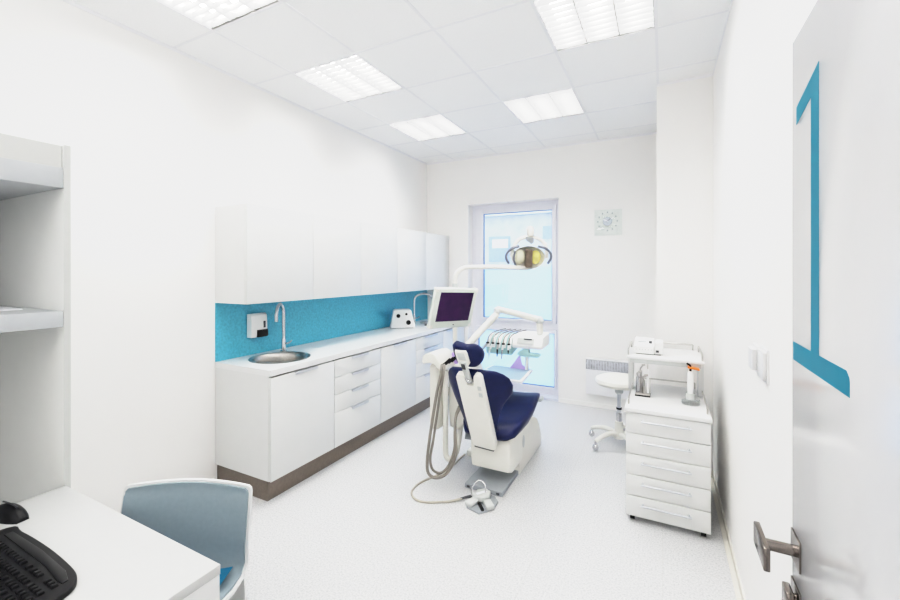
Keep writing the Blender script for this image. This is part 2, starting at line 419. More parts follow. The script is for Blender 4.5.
# worktop with two round cut-outs
SK = [(-2.69, 2.295, .205), (-2.70, 4.76, .15)]
def worktop():
    t = MB(); bm = t.bm; z0, z1 = CT, .917
    xa, xb, ya, yb = XL + .002, CF + .004, Y0 - .004, YB - .003
    cuts = [ya, SK[0][1] - .26, SK[0][1] + .26, SK[1][1] - .24, SK[1][1] + .24, yb]
    t.box(xa, cuts[0], z0, xb, cuts[1], z1).box(xa, cuts[2], z0, xb, cuts[3], z1).box(xa, cuts[4], z0, xb, cuts[5], z1)
    for si, (c0, c1) in ((0, (cuts[1], cuts[2])), (1, (cuts[3], cuts[4]))):
        cx, cy, r = SK[si]; n = 48
        inner, outer = [], []
        for k in range(n):
            a = 2 * PI * k / n; dx, dy = math.cos(a), math.sin(a)
            tt = min((xb - cx) / dx if dx > 1e-9 else 9, (xa - cx) / dx if dx < -1e-9 else 9, (c1 - cy) / dy if dy > 1e-9 else 9, (c0 - cy) / dy if dy < -1e-9 else 9)
            inner.append((cx + r * dx, cy + r * dy)); outer.append((cx + tt * dx, cy + tt * dy))
        # snap nearest border point to each rectangle corner
        for q in ((xa, c0), (xa, c1), (xb, c0), (xb, c1)):
            k = min(range(n), key=lambda i: (outer[i][0] - q[0]) ** 2 + (outer[i][1] - q[1]) ** 2); outer[k] = q
        V = [[bm.verts.new((p[0], p[1], z)) for p in ring] for z in (z0, z1) for ring in (inner, outer)]
        i0, o0, i1, o1 = V
        for k in range(n):
            j = (k + 1) % n
            bm.faces.new((i1[k], o1[k], o1[j], i1[j])); bm.faces.new((i0[j], o0[j], o0[k], i0[k]))
            bm.faces.new((i0[k], i1[k], i1[j], i0[j])); bm.faces.new((o0[j], o1[j], o1[k], o0[k]))
    return t
tag(worktop().build('worktop', 'top'), 'long white worktop with two round sinks along the left wall', 'worktop')
def sink(cx, cy, r, label):
    t = thing('sink', label, 'sink', (cx, cy, .917), 0, 'round steel sinks')
    MB().lathe([(r - .004, -.004), (r + .022, 0), (r + .024, .003), (r + .014, .006), (r - .004, .004), (r - .016, -.01), (r - .022, -.035), (r - .028, -.11), (r - .06, -.14), (0.04, -.145), (0, -.145), (0, -.15), (r - .055, -.145), (r - .024, -.112), (r - .012, -.03), (r - .004, -.004)], (cx, cy, .917), 48).build('basin', 'dsteel', t)
    MB().lathe([(0, -.1435), (.03, -.1435), (.034, -.141), (.026, -.139), (0, -.14)], (cx, cy, .917)).build('drain', 'chrome', t)
    return t
sink(*SK[0], 'round stainless steel sink in the near end of the worktop')
sink(*SK[1], 'round steel sink at the far end of the worktop, half behind the monitor')
def faucet(bx, by, ex, ey, label, top=1.31, ez=1.185, r=.0145):
    t = thing('faucet', label, 'faucet', (bx, by, .917), 0, 'swan neck faucets')
    MB().lathe([(0, 0), (.026, 0), (.026, .008), (.019, .014), (.019, .10), (.014, .115), (0, .115)], (bx, by, .917)).build('base', 'chrome', t)
    dx, dy = ex - bx, ey - by
    MB().tube([(bx, by, 1.02), (bx, by, top - .11), (bx + dx * .03, by + dy * .03, top - .045), (bx + dx * .2, by + dy * .2, top - .006), (bx + dx * .5, by + dy * .5, top + .012), (bx + dx * .82, by + dy * .82, top - .01), (bx + dx * .98, by + dy * .98, top - .055), (ex, ey, ez)], r, 14).build('spout', 'chrome', t)
    MB().tube([(bx + .018, by + .005, .985), (bx + .045, by + .012, .99), (bx + .075, by + .02, 1.012)], (.009, .006), 10).build('lever', 'chrome', t)
faucet(-2.873, 2.485, -2.812, 2.36, 'tall chrome swan neck faucet behind the near round sink')
faucet(-2.89, 4.59, -2.70, 4.77, 'chrome swan neck faucet at the far end beside the monitor', 1.29, 1.17)
tag(MB().box(XL + .0005, Y0, .918, XL + .008, YB - .001, 1.3605).build('backsplash', 'teal'), 'mottled teal splashback panel between worktop and wall cabinets', 'backsplash')

# wall cabinets
ys = [Y0, 2.588, 3.212, 3.841, 4.47, YB - .003]
WL = ['white wall cabinet with a plain door over the soap dispenser, nearest of the row', 'white wall cabinet with a plain door, second from the near end of the row',
      'white wall cabinet with a plain door, middle one of the row', 'white wall cabinet with a plain door over the white countertop device',
      'white wall cabinet with a bluish sheen at the far end by the window']
for a, b, lb in zip(ys, ys[1:], WL):
    t = thing('wall_cabinet', lb, 'cabinet', (UF, (a + b) / 2, 1.3615), 0, 'white wall cabinets')
    MB().box(XL + .002, a, 1.3615, UF - .02, b - .001, 2.083).build('carcass', 'lam', t)
    MB().box(UF - .0185, a + .0015, 1.362, UF, b - .0025, 2.083, .0015).build('door', 'lam', t)

# soap dispenser
t = thing('soap_dispenser', 'white wall soap dispenser with a black push lever on the teal splashback', 'soap dispenser', (XL + .01, 2.3, 1.06))
xw = XL + .0085
MB().prism([(xw, 1.062), (xw, 1.252), (xw + .04, 1.256), (xw + .058, 1.24), (xw + .064, 1.15), (xw + .06, 1.075), (xw + .052, 1.062)], 'y', 2.215, 2.365, .008, 3).build('body', 'white', t)
MB().prism([(xw + .052, 1.064), (xw + .058, 1.122), (xw + .074, 1.122), (xw + .076, 1.075), (xw + .068, 1.062)], 'y', 2.265, 2.362, .003).build('push_lever', 'black', t)
MB().box(xw + .058, 2.325, 1.135, xw + .066, 2.345, 1.19, .003).build('level_window', 'dgrey', t)

# countertop device (trapezoid with three knobs)
t = thing('mixing_device', 'small white trapezoid device with three black knobs on the worktop', 'device', (-2.80, 4.18, .917), R(38))
MB().prism([(-.145, .004), (.155, .004), (.105, .21), (.085, .22), (-.085, .22), (-.105, .21)], 'y', -.07, .10, .008, 3).build('body', 'white', t, world=False)
MB().box(-.12, -.06, 0, .13, .09, .004).build('foot', 'dgrey', t, world=False)
for (x, z, r) in ((-.05, .15, .023), (.045, .17, .014), (.07, .07, .028)):
    MB().tube([(x, -.068, z), (x, -.086, z)], r, 16, False).build('knob', 'black', t, world=False)
tag(MB().lathe([(0, 0), (.05, 0), (.055, .006), (.03, .02), (0, .022)], (-2.62, 4.50, .917)).build('small_dish', 'dgrey'), 'small dark dish on the worktop beside the white device', 'dish')

# ------------------------------------------------------------------ shelving unit and desk
SX = -2.108
t = thing('shelving_unit', 'tall light grey open shelving unit against the left wall beside the desk', 'shelf', (-2.55, -.3, 0))
spn = MB().box(XL + .002, .757, 0, SX - .001, .778, 2.10, .001).build('side_panel', 'lamgrey', t)
MB().box(SX - .0005, .757, 0, SX + .001, .778, 2.10).build('edge_strip', 'edgegrey', spn)
MB().box(XL + .002, -1.42, 0, SX, -1.40, 2.10, .001).build('side_panel', 'lamgrey', t)
MB().box(XL + .002, -1.40, .08, XL + .012, .757, 2.098).build('back_panel', 'top', t)
MB().box(SX - .03, -1.40, 2.009, SX - .012, .754, 2.097).build('fascia', 'edgegrey', t)
MB().box(XL + .012, -1.40, 1.929, SX - .002, .756, 2.008, .001).build('shelf', 'shelfgrey', t)
MB().box(XL + .012, -1.40, 1.379, SX - .002, .756, 1.442, .001).build('shelf', 'shelfgrey', t)
MB().box(XL + .012, -1.40, .0, SX - .02, .756, .08).build('plinth', 'lamgrey', t)
tag(MB().box(-2.62, .45, 1.4425, -2.31, .70, 1.4475).build('paper_sheet', 'paper'), 'white paper lying on the lower shelf of the grey unit', 'paper')

t = thing('desk', 'white desk with a solid end panel in the left foreground', 'desk', (-1.62, .38, 0))
MB().box(SX + .003, -.15, .722, -1.14, .762, .75, .001).build('desktop', 'desktop', t)
MB().box(-1.165, -.148, 0, -1.1405, .760, .7215, .001).build('end_panel', 'lam', t)
MB().box(SX + .003, -.148, 0, SX + .028, .760, .7215, .001).build('end_panel', 'lam', t)
MB().box(SX + .03, .10, .36, -1.167, .12, .7215).build('modesty_panel', 'lam', t)

# keyboard
kx, ky, kz = -1.645, .42, .7505
t = thing('keyboard', 'black computer keyboard on the white desk in the left corner', 'keyboard', (kx, ky, kz))
out = []
for (x, y) in [(-.27, -.10), (-.25, .115), (-.18, .132), (0, .137), (.16, .130), (.225, .118), (.258, .095), (.272, .055), (.268, -.02), (.25, -.085), (.22, -.115), (0, -.125), (-.22, -.118)]: out.append((kx + x, ky + y))
out = [(p.x, p.y) for p in catmull([(q[0], q[1], 0) for q in out + [out[0]]], 4)[:-1]]
MB().prism(out, 'z', kz, kz + .017, .004, 3).build('body', 'black', t)
MB().prism([(kx - .2, ky + .096), (kx + .10, ky + .094), (kx + .20, ky + .084), (kx + .226, ky + .086), (kx + .222, ky + .10), (kx + .17, ky + .113), (kx + .0, ky + .120), (kx - .2, ky + .116)], 'z', kz + .0165, kz + .0195, .0012).build('top_strip', 'key', t)
kb = bpy.data.meshes.new('key'); b = bmesh.new(); bmesh.ops.create_cube(b, size=1)
bmesh.ops.scale(b, vec=(.0155, .0155, .008), verts=b.verts)
for v in b.verts:
    if v.co.z > 0: v.co.x *= .78; v.co.y *= .78
bmesh.ops.bevel(b, geom=list(b.edges), offset=.0012, segments=2, affect='EDGES'); b.to_mesh(kb); b.free(); kb.materials.append(M['key'])
nk = 0
for r in range(6):
    y = .072 - r * .0215 - (.006 if r else 0)
    n = 20
    for q in range(n):
        x = .238 - q * .0187 - (.012 if q > 3 else 0) - (.012 if q > 6 else 0)
        if r == 0 and q in (3, 8): continue
        if r == 5 and q in (9, 10, 11, 12, 13): continue
        if nk >= 99: continue
        if x < -.24: continue
        o = bpy.data.objects.new('key', kb); C.objects.link(o); o.parent = t; o.location = (x - .02, y, .0195); nk += 1
MB().box(kx - .10, ky - .075, kz + .0165, kx + .0, ky - .058, kz + .0235, .002).build('space_bar', 'key', t)

# mouse
t = thing('computer_mouse', 'glossy black mouse on the desk at the left edge near the keyboard', 'mouse', (-2.0, .55, .7505))
Mx = Matrix.Translation((-2.005, .575, .7505)) @ Matrix.Rotation(R(8), 4, 'Z')
secs = []
for i in range(11):
    u = i / 10; x = -.075 + .15 * u
    hgt = .004 + .040 * math.sin(PI * min(1, (u * .85 + .12))) ** .8; wd_ = .006 + .028 * math.sin(PI * (u * .86 + .08)) ** .6
    secs.append([(x, wd_ * math.cos(a) if True else 0, max(0, hgt * math.sin(a))) for a in [PI * k / 12 for k in range(13)]])
MB().loft(secs, Mx).build('body', 'black', t)
MB().tube([(-.04, 0, .0465), (-.01, 0, .0475), (.02, 0, .046), (.045, 0, .0405)], .0025, 8, Mx=Mx).build('seam_strip', 'dgrey', t)

# ------------------------------------------------------------------ visitor chair
CL, CR = (-1.570, .795, 0), R(27.2)
t = thing('visitor_chair', 'visitor chair with blue grey shell and white rim behind the desk', 'chair', CL, CR)
def chair_profile():
    # (y back, z, half width)
    return [(-.27, .44, .205), (-.22, .447, .215), (-.05, .445, .225), (.08, .43, .24), (.145, .44, .245), (.175, .475, .246), (.187, .54, .247), (.197, .60, .247), (.208, .66, .246), (.218, .715, .245)]
def shell(off, grow, z_cut=None):
    P = chair_profile(); rows = []
    for i, (y, z, hw) in enumerate(P):
        d = Vector((0, P[min(i + 1, len(P) - 1)][0] - P[max(i - 1, 0)][0], P[min(i + 1, len(P) - 1)][1] - P[max(i - 1, 0)][1])).normalized()
        n = Vector((0, -d.z, d.y))
        row = []
        for k in range(17):
            u = -1 + k / 8
            cv = .02 * u * u * (1 if i > 5 else .4)
            row.append(Vector(((hw + grow) * u, y, z)) + n * (off + cv))
        rows.append(row)
    # rounded crown
    y, z, hw = P[-1]
    for s, zz in ((.995, .745), (.985, .758), (.95, .767)):
        row = []
        for k in range(17):
            u = -1 + k / 8
            arch = .014 * (1 - u * u)
            row.append(Vector(((hw * s + grow) * u, .222 - off * .98 - .02 * u * u, zz - .745 + .727 + arch * (zz - .715) / .05 + grow * .8)))
        rows.append(row)
    return rows
def shell_mesh(name, m, o0, o1, grow, par):
    A, B = shell(o0, grow), shell(o1, grow)
    w = MB(); bm = w.bm
    va = [[bm.verts.new(p) for p in r] for r in A]; vb = [[bm.verts.new(p) for p in r] for r in B]
    nr, nc = len(va), 17
    for i in range(nr - 1):
        for k in range(nc - 1):
            bm.faces.new((va[i][k], va[i][k + 1], va[i + 1][k + 1], va[i + 1][k])); bm.faces.new((vb[i][k + 1], vb[i][k], vb[i + 1][k], vb[i + 1][k + 1]))
    for i in range(nr - 1):
        for k in (0, nc - 1): bm.faces.new((va[i][k], va[i + 1][k], vb[i + 1][k], vb[i][k]))
    for k in range(nc - 1):
        for i in (0, nr - 1): bm.faces.new((va[i][k], vb[i][k], vb[i][k + 1], va[i][k + 1]))
    return w.build(name, m, par, world=False, ang=60)
shell_mesh('shell', 'white', 0.0, -.012, .007, t)
MB().loft([[(x, .165 - .02 * (x / .25) ** 2 + .05 * (.5 - z), z) for z, x in ((z0, -.25), (z0, -.12), (z0, 0), (z0, .12), (z0, .25))] + [(x, .178 - .02 * (x / .25) ** 2 + .05 * (.5 - z), z) for z, x in ((z0, .25), (z0, .12), (z0, 0), (z0, -.12), (z0, -.25))] for z0 in (.20, .28, .36, .432)]).build('back_support', 'white', t, world=False)
shell_mesh('inner_pad', 'chairpad', .008, .0005, -.003, t)
for sx in (-1, 1):
    MB().tube([(sx * .17, -.17, .43), (sx * .215, -.235, .0)], .011, 12, False).build('leg', 'chrome', t, world=False)
    MB().tube([(sx * .17, .10, .425), (sx * .215, .19, .0)], .011, 12, False).build('leg', 'chrome', t, world=False)
MB().box(-.18, -.18, .418, .18, .11, .434, .004).build('seat_frame', 'chrome', t, world=False)
# pillow-like cushion on the seat
w = MB(); bm = w.bm; n = 14; hw = .212
def cush(s):
    g = []
    for i in range(n + 1):
        r = []
        for j in range(n + 1):
            u, v = -1 + 2 * i / n, -1 + 2 * j / n
            e = max(0, (1 - u ** 4) * (1 - v ** 4)) ** .5
            k = 1 - .05 * (1 - abs(u * v))
            r.append(bm.verts.new((hw * u * k, -.045 + .185 * v * k, .470 + s * .022 * e + .012 * (abs(u * v)) ** 3)))
        g.append(r)
    return g
for s in (1, -1):
    g = cush(s)
    for i in range(n):
        for j in range(n): bm.faces.new((g[i][j], g[i + 1][j], g[i + 1][j + 1], g[i][j + 1]))
bmesh.ops.remove_doubles(bm, verts=bm.verts, dist=1e-5)
cu = w.build('seat_cushion', 'cushion'); cu.location = CL; cu.rotation_euler = (0, 0, CR)
tag(cu, 'teal fabric cushion lying on the seat of the blue grey chair', 'cushion')

# ------------------------------------------------------------------ dental chair
cx = -1.15
dc = thing('dental_chair', 'dental treatment chair with navy vinyl upholstery and cream shell on a grey base', 'dental chair', (cx, 3.1, 0))
MB().box(-1.302, 2.765, 0, -1.006, 3.75, .036, .008, 2).build('base_plate', 'plate', dc)
for x in (-1.27, -1.04): MB().box(x - .012, 2.759, .012, x + .012, 2.766, .026, .002).build('base_screw', 'dgrey', dc)
prof = [(3.13, .005), (3.10, .30), (3.14, .345), (3.30, .365), (3.50, .35), (3.62, .30), (3.70, .22), (3.76, .12), (3.775, .005)]
MB().prism(prof, 'x', -1.305, -.993, .012, 3).build('base_body', 'cream', dc)
MB().ball((-.992, 3.22, .235), (.006, .028, .05)).build('badge', 'greyp', dc)
MB().prism([(2.86, .135), (2.845, .18), (2.835, .34), (2.86, .375), (3.16, .375), (3.16, .12), (2.92, .112)], 'x', -1.288, -.978, .018, 3).build('motor_housing', 'cream', dc)
MB().box(-1.27, 3.1, .34, -1.03, 3.5, .43, .02).build('seat_carrier', 'cream', dc)

# seat loft
secs = []
for (y, zb, zt, hw) in ((2.80, .40, .43, .14), (2.815, .375, .445, .175), (2.87, .365, .465, .212), (2.97, .385, .475, .235), (3.10, .40, .482, .245), (3.23, .428, .512, .247), (3.34, .465, .546, .243), (3.42, .485, .557, .237), (3.47, .492, .548, .225), (3.485, .505, .53, .21)):
    ring = []
    for (x, z) in super_ring(0, 0, hw, (zt - zb) / 2, 28, .55):
        up = .035 * (abs(x) / .24) ** 2 if hw > .2 else 0
        ring.append((cx + x, y, (zt + zb) / 2 + z + up * (1 if z > -.02 else .5)))
    secs.append(ring)
MB().loft(secs).build('seat', 'navy', dc, ang=70)
MB().box(cx - .19, 3.44, .495, cx + .245, 3.53, .528, .012).build('foot_bracket', 'greyp', dc)

# frame of the backrest: origin at its top, e_s down the back, e_n forward
P0 = Vector((cx, 2.53, .923)); es = Vector((0, .413, -.911)); en = Vector((0, .911, .413)); ex = Vector((1, 0, 0))
def bk(x, s, n): return tuple(P0 + ex * x + es * s + en * n)
W = [(-.022, .06), (-.012, .11), (.01, .165), (.045, .205), (.09, .235), (.15, .248), (.21, .244), (.28, .222), (.36, .192), (.44, .168), (.52, .152), (.60, .138), (.66, .12), (.69, .08)]
secs = []
for i, (s, hw) in enumerate(W):
    ring = []; edge = min(1, i / 3 + .3, (len(W) - 1 - i) / 2 + .35); n = 30
    for k in range(n):
        a = 2 * PI * k / n; c_, q = math.cos(a), math.sin(a)
        hw2 = hw if c_ < 0 else max(.085, hw - max(0, min(.05, (s - .20) * .5)))
        x = hw2 * math.copysign(abs(c_) ** .8, c_)
        th = .033 * edge * math.copysign(abs(q) ** .8, q)
        wing = .10 * (x / .25) ** 2
        ring.append(bk(x - .012, s + .03, .035 + wing + th))
    secs.append(ring)
MB().loft(secs).build('backrest', 'navy', dc, ang=70)
# cream panel behind the backrest, two prongs at the top
def bprism(pts, n0, n1, name, m, bev=.006, par=None):
    w = MB(); w.prism(pts, 'z', n0, n1, bev, 3)
    for v in w.bm.verts: v.co = Vector(bk(v.co.x, v.co.y, v.co.z))
    return w.build(name, m, par or dc)
pan = [(-.098, .03), (-.088, .01), (-.06, .004), (-.036, .014), (-.03, .04), (-.022, .085), (.022, .085), (.03, .04), (.036, .01), (.05, -.002), (.074, 0), (.088, .02), (.100, .60), (.092, .637), (.074, .650), (-.062, .640), (-.080, .627), (-.086, .59)]
bprism(pan, -.035, .012, 'back_panel', 'cream')
for s in (.10, .155): bprism([(.052, s - .016), (.078, s - .016), (.078, s + .016), (.052, s + .016)], -.040, -.034, 'back_button', 'greyp', .002)
# headrest
ring0 = []
HP = [(-.088, -.215), (-.06, -.238), (-.02, -.236), (.02, -.226), (.06, -.226), (.09, -.208), (.112, -.17), (.118, -.13), (.104, -.088), (.07, -.062), (.03, -.062), (-.02, -.072), (-.06, -.075), (-.082, -.11), (-.09, -.16)]
hc = (sum(p[0] for p in HP) / len(HP), sum(p[1] for p in HP) / len(HP))
def hring(k, n):
    P = catmull([(p[0], p[1], 0) for p in HP + [HP[0]]], 3)[:-1]
    out = []
    for p in P:
        x, s = hc[0] + (p.x - hc[0]) * k, hc[1] + (p.y - hc[1]) * k
        out.append(bk(x - .028, s + .038, n + .03 * (x / .1) ** 2))
    return out
MB().loft([hring(.55, .0), hring(.85, .004), hring(.97, .016), hring(1, .035), hring(.97, .055), hring(.85, .066), hring(.5, .07)]).build('headrest', 'navy', dc, ang=70)
bprism([(-.076, -.168), (.002, -.17), (.010, -.15), (.016, -.075), (.0, -.05), (-.062, -.05), (-.07, -.075), (-.078, -.15)], -.012, .006, 'headrest_bracket', 'cream', .004)
bprism([(-.062, -.155), (-.008, -.155), (-.002, -.10), (-.056, -.10)], -.0145, -.0115, 'bracket_recess', 'greyp', .001)
bprism([(-.048, -.09), (-.004, -.09), (.012, .08), (-.028, .08)], -.026, -.008, 'headrest_stem', 'greyp', .004)
bprism([(-.040, -.078), (-.014, -.078), (-.012, -.038), (-.038, -.038)], -.031, -.025, 'stem_lock', 'dgrey', .002)
w = MB(); w.tube([bk(-.03, .03, -.02), bk(-.01, .055, -.03), bk(.02, .05, -.03)], .012, 10); w.build('tilt_lever', 'chrome', dc)
bprism([(-.072, .645), (.072, .655), (.074, .664), (-.074, .654)], -.030, .0, 'panel_slot', 'dgrey', .0005)

# ------------------------------------------------------------------ dental water unit with post and suction hoses
du = thing('dental_unit', 'cream dental water unit with suction hoses left of the treatment chair', 'dental unit', (-1.56, 3.0, 0))
MB().box(-1.67, 2.88, .33, -1.59, 3.06, .85, .02, 3).build('side_column', 'cream', du)
MB().prism([(-1.56, .76), (-1.56, .45), (-1.545, .33), (-1.47, .31), (-1.40, .40), (-1.385, .60), (-1.385, .75), (-1.41, .815), (-1.45, .84), (-1.53, .84)], 'y', 3.0, 3.34, .02, 3).build('main_housing', 'cream', du)
hpf = [(-1.69, .885), (-1.685, .93), (-1.655, .95), (-1.60, .958), (-1.565, .945), (-1.53, .895), (-1.505, .835), (-1.53, .825), (-1.575, .87), (-1.62, .88), (-1.68, .868)]
MB().prism(hpf, 'y', 2.80, 3.06, .01, 3).build('tool_holder', 'cream', du)
for k, y in enumerate((2.82, 2.875, 2.93, 2.985)):
    MB().tube([(-1.53, y, .86), (-1.50, y + .01, .885), (-1.46, y + .02, .925)], (.011, .006), 10).build('suction_tip', 'black', du)
MB().lathe([(0, 0), (.05, 0), (.09, .03), (.10, .05), (.094, .052), (.08, .035), (.04, .012), (0, .010)], (-1.43, 3.22, .841), 28).build('rinse_bowl', 'white', du)
MB().tube([(-1.52, 3.30, .83), (-1.52, 3.30, .96), (-1.51, 3.29, .985), (-1.49, 3.27, .98), (-1.48, 3.26, .96)], .006, 10).build('bowl_spout', 'chrome', du)
MB().tube([(-1.56, 2.955, .80), (-1.56, 2.955, .30), (-1.56, 2.955, .15), (-1.55, 2.957, .10), (-1.52, 2.97, .085), (-1.485, 2.99, .13), (-1.475, 3.02, .22), (-1.475, 3.06, .33)], .023, 14).build('support_tube', 'cream', du)
MB().tube([(-1.50, 3.20, .20), (-1.308, 3.29, .18)], .032, 14, False).build('link_arm', 'plate', du)
h1 = [(-1.50, 2.78, .88), (-1.475, 2.73, .87), (-1.467, 2.70, .82), (-1.488, 2.685, .708), (-1.513, 2.672, .539), (-1.538, 2.66, .354), (-1.552, 2.65, .20), (-1.543, 2.65, .105), (-1.49, 2.67, .072), (-1.425, 2.70, .10), (-1.379, 2.73, .18), (-1.362, 2.75, .27), (-1.385, 2.78, .36), (-1.43, 2.88, .46), (-1.46, 3.03, .50)]
h2 = [(-1.505, 2.83, .875), (-1.465, 2.755, .875), (-1.452, 2.71, .81), (-1.470, 2.70, .70), (-1.492, 2.69, .53), (-1.517, 2.68, .346), (-1.535, 2.665, .21), (-1.52, 2.675, .125), (-1.47, 2.70, .10), (-1.424, 2.725, .14), (-1.394, 2.745, .212), (-1.381, 2.76, .287), (-1.40, 2.80, .376), (-1.44, 2.90, .47), (-1.465, 3.03, .52)]
MB().tube(h1, .0115, 10).build('suction_hose', 'hose', du)
MB().tube(h2, .0095, 10).build('suction_hose', 'hose', du)
# lamp / monitor post
MB().tube([(-1.54, 3.09, .78), (-1.54, 3.09, 1.46)], .021, 16, False).build('post', 'cream', du)

tag(MB().lathe([(0, 0), (.022, 0), (.031, .085), (.0295, .085), (.021, .003), (0, .003)], (-1.512, 3.04, .843), 20).build('paper_cup', 'lilac'), 'lilac rinsing cup on the dental unit behind the headrest', 'cup')

# monitor on the post
ms = thing('monitor', 'monitor with a dark purple screen in a pale frame on the dental unit post', 'monitor', (-1.44, 2.8, 1.17))
TL, TR, BL = Vector((-1.422, 2.564, 1.478)), Vector((-1.262, 2.935, 1.462)), Vector((-1.498, 2.592, 1.180))
e1 = (TR - TL); e2 = (BL - TL); e1n = e1.normalized(); e2n = (e2 - e1n * e2.dot(e1n)); hm = e2n.length; e2n.normalize()
wm = e1.length; nm = e1n.cross(e2n); nm = nm if nm.y > 0 else -nm        # points away from the viewer
MM = Matrix(((e1n.x, e2n.x, nm.x, TL.x), (e1n.y, e2n.y, nm.y, TL.y), (e1n.z, e2n.z, nm.z, TL.z), (0, 0, 0, 1)))
MB().box(0, 0, 0, wm, hm, .035, .010, 3, Mx=MM).build('bezel', 'mfr', ms)
MB().box(.045, .03, -.0015, wm - .04, hm - .055, .004, Mx=MM).build('screen', 'screen', ms)
MB().box(.03, .02, .03, wm - .03, hm - .03, .055, .01, Mx=MM).build('rear_cover', 'cream', ms)
MB().ball((wm / 2 + .02, hm - .026, -.001), (.007, .004, .003), Mx=MM).build('power_button', 'dgrey', ms)
for q in ((.014, .014), (wm - .014, .014), (.014, hm - .014), (wm - .014, hm - .014)): MB().box(q[0] - .014, q[1] - .014, -.004, q[0] + .014, q[1] + .014, .038, .006, Mx=MM).build('corner_cap', 'cream', ms)
pc = MM @ Vector((wm / 2, hm * .5, .055))
MB().tube([tuple(pc - Vector((0, 0, 0))), (-1.49, 2.99, pc.z), (-1.533, 3.075, pc.z)], .016, 12).build('mount_arm', 'cream', ms)

# operating lamp
lm = thing('operating_lamp', 'dental operating lamp with a mirror reflector on a curved white arm', 'lamp', (-1.54, 3.09, 1.46))
MB().tube([(-1.54, 3.09, 1.461), (-1.54, 3.09, 1.53), (-1.525, 3.097, 1.585), (-1.485, 3.12, 1.622), (-1.43, 3.15, 1.633), (-1.25, 3.26, 1.633), (-1.10, 3.36, 1.628), (-1.03, 3.46, 1.626)], .019, 14).build('arm', 'cream', lm)
MB().lathe([(0, 0), (.024, 0), (.024, .035), (0, .035)], (-1.54, 3.09, 1.462), 20).build('arm_collar', 'greyp', lm)
# lamp head local frame: lx across, ly up, lz away from the viewer and tilted down
LC = Vector((-1.012, 3.418, 1.712)); lx = Vector((.889, .457, 0)); ly = Vector((.09, -.175, .98)).normalized(); lz = lx.cross(ly); lz = lz if lz.y > 0 else -lz
LMx = Matrix(((lx.x, ly.x, lz.x, LC.x), (lx.y, ly.y, lz.y, LC.y), (lx.z, ly.z, lz.z, LC.z), (0, 0, 0, 1)))
prof = [(.136, .0), (.140, -.004), (.143, .0), (.136, .03), (.11, .06), (.06, .08), (0, .086), (0, .079), (.058, .073), (.105, .053), (.129, .026), (.136, 0)]
w = MB(); w.lathe(prof, (0, 0, 0), 36)
for v in w.bm.verts: v.co = LMx @ Vector((v.co.x, v.co.y * .72, v.co.z))
w.build('reflector', 'reflector', lm)
MB().ball((-.068, .005, .03), (.052, .062, .018), Mx=LMx).build('glass_facet', 'paleamber', lm)
MB().ball((.066, .0, .03), (.046, .060, .018), Mx=LMx).build('glass_facet', 'amber', lm)
MB().box(-.028, -.08, -.045, .03, .075, .03, .014, 3, Mx=LMx).build('bulb_cover', 'bronze', lm)
MB().tube([(-.14, .0, .03), (-.128, .075, .035), (-.09, .135, .04), (-.035, .165, .05), (.05, .168, .05), (.115, .14, .04), (.155, .08, .03), (.16, -.01, .02)], .016, 12, Mx=LMx).build('yoke', 'cream', lm)
MB().lathe([(0, -.03), (.026, -.03), (.033, -.01), (.033, .03), (.02, .05), (0, .055)], tuple(LMx @ Vector((.02, .21, .05))), 18).build('joint', 'cream', lm)
MB().prism([(-.03, .175), (.05, .175), (.05, .13), (.03, .11), (-.01, .14)], 'z', .035, .065, .004, Mx=LMx).build('cable_cover', 'plate', lm)
for sx in (-1, 1):
    o = .006 if sx > 0 else -.012
    MB().tube([(sx * .07 + o, .10, -.005), (sx * .13 + o, .085, -.02), (sx * .172 + o, .045, -.03), (sx * .178 + o, .0, -.03), (sx * .155 + o, -.045, -.025)], .0105, 10, Mx=LMx).build('handle', 'dgrey2', lm)
MB().tube([(-.115, .06, -.01), (-.125, 0, -.014), (-.11, -.055, -.012), (-.08, -.085, -.01)], .009, 10, Mx=LMx).build('guard', 'dgrey2', lm)
MB().tube([tuple(LMx.inverted() @ Vector((-1.045, 3.45, 1.627))), (.0, -.03, .085)], .017, 12, False, Mx=LMx).build('head_pivot', 'cream', lm)

# ------------------------------------------------------------------ delivery unit on its arm
dv = thing('instrument_delivery_unit', 'white hanging instrument unit on a jointed arm in front of the window', 'dental unit', (-1.2, 3.6, .9))
J0, J1, J2, J3 = (-1.515, 3.125, .905), (-1.285, 3.40, 1.245), (-.965, 3.60, 1.165), (-.965, 3.62, 1.045)
MB().tube([J0, (-1.287, 3.395, 1.225)], .029, 16, False).build('lower_arm', 'cream', dv)
MB().tube([(-1.285, 3.40, 1.268), (-.97, 3.597, 1.172)], .027, 16, False).build('upper_arm', 'cream', dv)
MB().tube([(-.965, 3.60, 1.15), J3], .028, 16, False).build('drop_tube', 'cream', dv)
MB().ball((-1.286, 3.40, 1.245), (.033, .033, .042)).build('elbow_joint', 'greyp', dv)
MB().ball((-.965, 3.60, 1.165), (.037, .037, .037)).build('elbow_joint', 'greyp', dv)
MB().prism([(3.50, .925), (3.49, .95), (3.52, 1.015), (3.54, 1.028), (3.765, 1.04), (3.775, .955), (3.74, .93)], 'x', -1.183, -.915, .01, 3).build('control_box', 'white', dv)
MB().prism([(3.4905, .965), (3.515, 1.012), (3.509, 1.014), (3.486, .966)], 'x', -1.135, -.985, .001).build('display_panel', 'greyp', dv)
MB().box(-1.075, 3.497, 1.003, -1.005, 3.515, 1.012).build('display_key', 'dgrey', dv)
arc = []
for k in range(9):
    a = R(-20 + 110 * k / 8)
    arc.append((3.62 - .13 * math.cos(a), .90 + .125 * math.sin(a)))
MB().prism([(3.70, .90)] + arc[:] + [(3.70, 1.025)], 'x', -1.425, -1.184, .006).build('instrument_holder', 'mint', dv)
